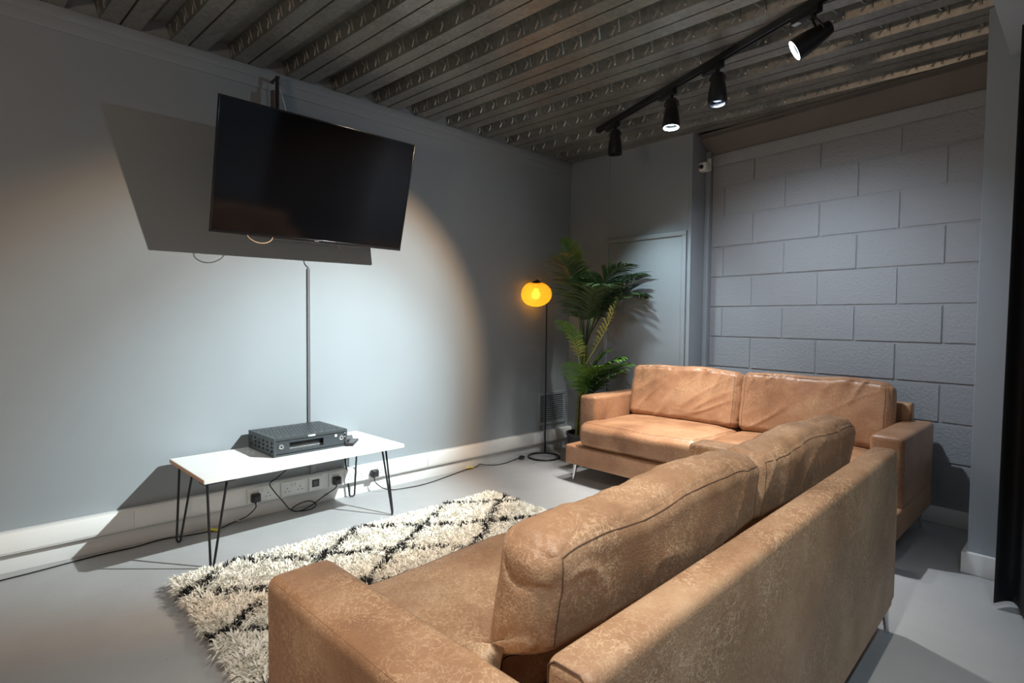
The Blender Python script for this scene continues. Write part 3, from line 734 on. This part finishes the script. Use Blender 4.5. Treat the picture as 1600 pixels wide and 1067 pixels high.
mod = sh.modifiers.new('thickness', 'SOLIDIFY'); mod.thickness = .002
latheo('lamp_holder', [(.0, .112), (.020, .110), (.040, .097), (.028, .090), (.024, .05), (.018, .05), (0, .05)], simple('brown_lamp_cap', (.05, .02, .008), .4), lamp, 24, aim, cap=False)
latheo('bulb', [(.012, .05), (.016, .040), (.030, .010), (.033, -.008), (.026, -.028), (.012, -.038), (0, -.040)], BULB, lamp, 24, aim, cap=False)
lo = bpy.data.objects.new('floor_lamp_bulb_light', LAMP_LIGHT); COL.objects.link(lo); lo.location = sc+Vector((0, 0, -.012)); LAMP_LIGHT.shadow_soft_size = .036
sw = thing('foot_switch', 'small black foot switch on the floor beside the lamp base', 'switch', (.06, 3.155, 0), R(35))
boxo('body', (-.022, .022, -.035, .035, 0, .020), BLACKP, sw, bev=.008, seg=3); boxo('pedal', (-.012, .012, -.02, .01, .018, .027), BLACKP, sw, bev=.004)

# ================================================================== PALM
px, py = .475, 3.44
palm = thing('potted_palm', 'tall green palm in a black pot between the lamp and the sofa', 'plant', (px, py, 0))
latheo('pot', [(.0, 0), (.105, 0), (.112, .02), (.135, .225), (.142, .228), (.142, .245), (.130, .245), (.126, .21), (0, .21)], BLACKP, palm, 32, cap=False)
latheo('soil', [(.0, .215), (.126, .212), (0, .2)], SOIL, palm, 24, cap=False)
RS, FC = Vector((.686, .727, 0)), Vector((.727, -.686, 0))   # room directions: along the back wall's diagonal, and out of the corner
def frond(base, az, elev, length, droop, mat, stalk=.35, nl=22, ll=.22, w=.013, twist=0, up_bias=0, seed=0):
    rnd = random.Random(seed)
    d0 = RS*math.cos(az)+FC*math.sin(az); pts = []; p_ = Vector(base); e_ = elev; n_ = 26
    for i in range(n_+1):
        pts.append(p_.copy()); dd = d0*math.cos(e_)+Vector((0, 0, math.sin(e_))); p_ = p_+dd*(length/n_); e_ -= droop/n_*(i/n_)*2
    bm = bmesh.new(); tube(bm, pts, [.0058*(1-.8*i/n_) for i in range(n_+1)], 6)
    fs = obj('frond', bm, mat, palm, True)
    bm = bmesh.new()
    for i in range(nl):
        s_ = stalk+(1-stalk)*(i+.5)/nl; fi = s_*n_; a = int(min(fi, n_-1)); P = pts[a].lerp(pts[a+1], fi-a)
        tg = (pts[a+1]-pts[a]).normalized(); side = tg.cross(Vector((0, 0, 1))).normalized(); upv = side.cross(tg)
        prof_ = math.sin(PI*(.18+.80*(i+.5)/nl))**.7
        for sg in (-1, 1):
            L_ = ll*prof_*rnd.uniform(.85, 1.12); fwd = .62+.5*(i/nl)
            dr = (side*sg*1.0+tg*fwd+upv*(.30+up_bias)+Vector((rnd.uniform(-.1, .1), rnd.uniform(-.1, .1), rnd.uniform(-.1, .1)))).normalized()
            q = P.copy(); prev = None; nseg = 5; wv = tg.cross(dr).cross(dr).normalized()*1.0
            wv = (tg-dr*tg.dot(dr)).normalized()
            for j in range(nseg+1):
                tt = j/nseg; ww = w*.5*math.sin(PI*(.12+.86*tt))**.8*(1 if j < nseg else .05)
                fold_ = upv*ww*.5
                cur = (bm.verts.new(q-wv*ww+fold_), bm.verts.new(q), bm.verts.new(q+wv*ww+fold_))
                if prev:
                    bm.faces.new((prev[0], prev[1], cur[1], cur[0])); bm.faces.new((prev[1], prev[2], cur[2], cur[1]))
                prev = cur; dr = (dr+Vector((0, 0, -.13-.05*tt))).normalized(); q = q+dr*(L_/nseg)
    for v_ in bm.verts:
        v_.co.y = min(v_.co.y, YC-.015-py); v_.co.x = max(v_.co.x, .012-px)
        if v_.co.z < .66: v_.co.x = min(v_.co.x, .692-px)
    lf = obj('leaflets', bm, mat, fs, True); lf['kind'] = 'stuff'
    return fs
crown = (.0, .0, .0)
# azimuth: 0 = to the right along the diagonal, PI = to the left, PI/2 = out into the room
FR = [ # base, azimuth, elevation, length, droop, material, stalk, leaflets, leaf length, leaf width
    ((-.02, -.02, .95), 2.7, 1.46, .84, .35, LEAF, .50, 16, .21, .024),
    ((-.01, .0, .95), 2.4, 1.38, .76, .8, LEAFD, .35, 34, .28, .015),
    ((.02, -.02, .95), .7, 1.40, .74, 1.2, LEAFD, .34, 36, .32, .015),
    ((.02, .0, .95), -.2, 1.28, .78, 1.4, LEAFD, .34, 36, .31, .015),
    ((.0, .0, .92), 1.4, 1.34, .66, 1.5, LEAFD, .36, 36, .30, .015),
    ((.0, .0, .95), .1, 1.12, .66, 1.5, LEAFD, .30, 36, .30, .015),
    ((-.01, .0, .95), 1.9, 1.42, .62, 1.3, LEAFD, .30, 34, .28, .015),
    ((.01, .0, .95), 5.6, 1.25, .62, 1.3, LEAFD, .30, 30, .26, .015),
    ((-.01, -.02, .80), 2.5, 1.18, .44, .9, LEAF, .30, 16, .15, .015),
    ((.0, -.02, .76), .45, 1.02, .62, -.35, LEAFY, .25, 15, .15, .018),
    ((-.01, -.03, .74), 2.6, 1.32, .42, .5, LEAFY, .25, 15, .13, .016),
    ((.03, -.03, .52), .35, 1.10, .46, .9, LEAF, .18, 20, .25, .024),
    ((.04, -.02, .50), -.1, .95, .46, .8, LEAF, .18, 20, .23, .022),
    ((.02, -.04, .50), 1.0, 1.12, .40, .8, LEAF, .18, 18, .22, .022),
    ((.03, -.03, .52), .15, 1.36, .44, .8, LEAF, .20, 20, .24, .022),
    ((.0, -.03, .50), 2.2, 1.25, .36, .6, LEAF, .22, 16, .17, .018),
    ((.03, -.01, .50), .7, .85, .38, .5, LEAFD, .20, 16, .20, .020),
]
for i, q in enumerate(FR):
    frond(q[0], q[1], q[2], q[3], q[4], q[5], q[6], q[7], q[8], q[9], seed=i)
for i, (ox, oy, lx, ly, h0) in enumerate([(-.04, 0, -.02, -.01, .97), (.0, -.03, .0, -.0, .98), (.03, .02, .02, .0, .95), (-.02, .03, -.0, .02, .92), (.035, -.035, .03, -.03, .52), (.02, .0, .01, -.02, .80), (-.045, -.02, -.02, -.03, .78)]):
    tubeo('cane', [(ox*1.2, oy*1.2, .205), (ox, oy, .5*h0), (lx, ly, h0)], [.017, .014, .010], CANE, palm, 8)

# ================================================================== CCTV
bwM = Matrix.Translation((BX, BY, 0)) @ Matrix.Rotation(BA, 4, 'Z')
cc = thing('security_camera', 'small white security camera on a bracket high beside the block wall', 'camera', (1.195, 3.975, 2.31))
boxo('wall_mount', (-.0, .030, -.004, .010, -.035, .055), PVC, cc, bev=.004)
tubeo('ball_joint', [(.012, -.004, .0), (.010, -.030, -.020)], .010, simple('grey_joint', (.25, .23, .21), .4), cc, 12)
hd = boxo('housing', (-.035, .035, -.085, -.030, -.052, .012), PVC, cc, bev=.005)
latheo('lens', [(.016, 0), (.016, .006), (0, .006)], BLACKP, cc, 20, Matrix.Translation((-.0, -.086, -.02)) @ Matrix.Rotation(R(90), 4, 'X'), cap=False)

# ================================================================== TRACK LIGHTING
T0, T1 = Vector((.748, 3.221, 2.49)), Vector((2.436, 2.585, 2.49)); td = (T1-T0).normalized(); tang = math.atan2(td.y, td.x)
track = thing('light_track', 'long black lighting track crossing under the steel deck ceiling', 'track', T0, tang)
TLn = 2.36
bm = bmesh.new(); box(bm, 0, TLn, -.017, -.006, 0, .031); box(bm, 0, TLn, .006, .017, 0, .031); box(bm, 0, TLn, -.006, .006, .016, .031)
obj('rail', bm, BLACKM, track); 
for yy in (-.0045, .0045): boxo('conductor', (.01, TLn, yy-.0012, yy+.0012, .0135, .016), SILVER, track)
boxo('end_cap', (-.006, .012, -.0185, .0185, -.003, .032), BLACKM, track, bev=.002)
HL = ['leftmost track spotlight of the row, dark lens, nearest the television wall',
      'second track spotlight from the left, its lens glowing white',
      'third track spotlight from the left, with a dim bluish lens',
      'nearest and largest track spotlight, tilted to the left with a bright white lens']
def head(label, q, lens, aim_t, lensmat, size=1.0):
    # q: point along the track (world xy); lens: world position of the lens; aim_t: target
    s_ = (Vector(q)-T0).dot(td); base = T0+td*s_; base.z = 2.49
    o = thing('track_spotlight', label, 'spotlight', base, tang, 'spotlights on the black track')
    boxo('adaptor', (-.105, .030, -.018, .018, -.032, .001), BLACKM, o, bev=.004)
    boxo('adaptor_label', (-.104, -.070, -.012, .012, -.0335, -.032), SILVER if size > 1 else BLACKP, o)
    inv = (Matrix.Translation(base) @ Matrix.Rotation(tang, 4, 'Z')).inverted()
    lp = inv @ Vector(lens); ax = (inv.to_3x3() @ (Vector(aim_t)-Vector(lens))).normalized()
    piv = lp-ax*.115
    stem = Vector((0, 0, -.03)); neck = Vector((0, 0, max(piv.z+.05, -.075)))
    tubeo('stem', [stem, Vector((0, 0, -.052))], .011, BLACKM, o, 14)
    m4 = Matrix.Translation(lp) @ ax.to_track_quat('Z', 'Y').to_matrix().to_4x4()
    body = latheo('housing', [(.0, -.152), (.018, -.152), (.028, -.146), (.034, -.12), (.043, -.07), (.049, -.02), (.0485, .012), (.044, .012), (.040, -.012), (.0, -.014)], BLACKM, o, 36, m4, cap=False)
    latheo('lens', [(.026, -.0115), (.0, -.0115)], lensmat, body, 30, m4, cap=False)
    latheo('trim_ring', [(.0435, .004), (.0445, .0125), (.039, .0115), (.0375, .0), (.0435, .004)], lensmat if lensmat is LED else BLACKM, body, 30, m4, cap=False)
    sd = ax.cross(Vector((0, 0, 1)));
    sd = (m4.to_3x3() @ Vector((1, 0, 0))) if sd.length < .05 else sd
    sd.normalize()
    for sg in (-1, 1):
        tubeo('yoke', [Vector((0, 0, -.048)), Vector((0, 0, -.052))+sd*sg*.020, piv*.5+Vector((0, 0, -.052))*.5+sd*sg*.036, piv+sd*sg*.040], .0045, BLACKM, o, 8)
    return o
DN = lambda l, dx=0, dy=0: (l[0]+dx, l[1]+dy, 0)
head(HL[0], (.955, 3.143, 2.49), (.953, 3.143, 2.285), (.93, 3.20, 0), BLACKP)
head(HL[1], (1.507, 2.935, 2.49), (1.507, 2.935, 2.282), (1.62, 2.75, 0), LED)
head(HL[2], (1.855, 2.805, 2.49), (1.855, 2.805, 2.288), (1.95, 2.60, 0), LEDDIM)
head(HL[3], (2.385, 2.605, 2.49), (2.312, 2.628, 2.345), (0, 1.6, .9), LED, 1.2)

# ================================================================== CURTAIN
def curtain():
    bm = bmesh.new(); n_ = 150; nz = 14; V = []
    for i in range(n_+1):
        t_ = i/n_; L_ = t_*1.35
        row = []
        for j in range(nz+1):
            z = .022+(2.284-.022)*j/nz; a = .062*(1-.4*j/nz)
            x = 3.022+L_*.93+.012*math.sin(L_*31)+.010*(j/nz); y = 2.90-.20*L_+a*math.sin(L_*2*PI/.16+.3*math.sin(L_*5))+.012*math.sin(L_*47+j*.05)
            row.append(bm.verts.new((x, y, z)))
        V.append(row)
    for i in range(n_):
        for j in range(nz): bm.faces.new((V[i][j], V[i+1][j], V[i+1][j+1], V[i][j+1]))
    o = obj('curtain', bm, CURT, None, True); m_ = o.modifiers.new('thickness', 'SOLIDIFY'); m_.thickness = .003
    tag(o, 'black floor-length curtain hanging in folds at the right edge', 'curtain'); return o
curtain()
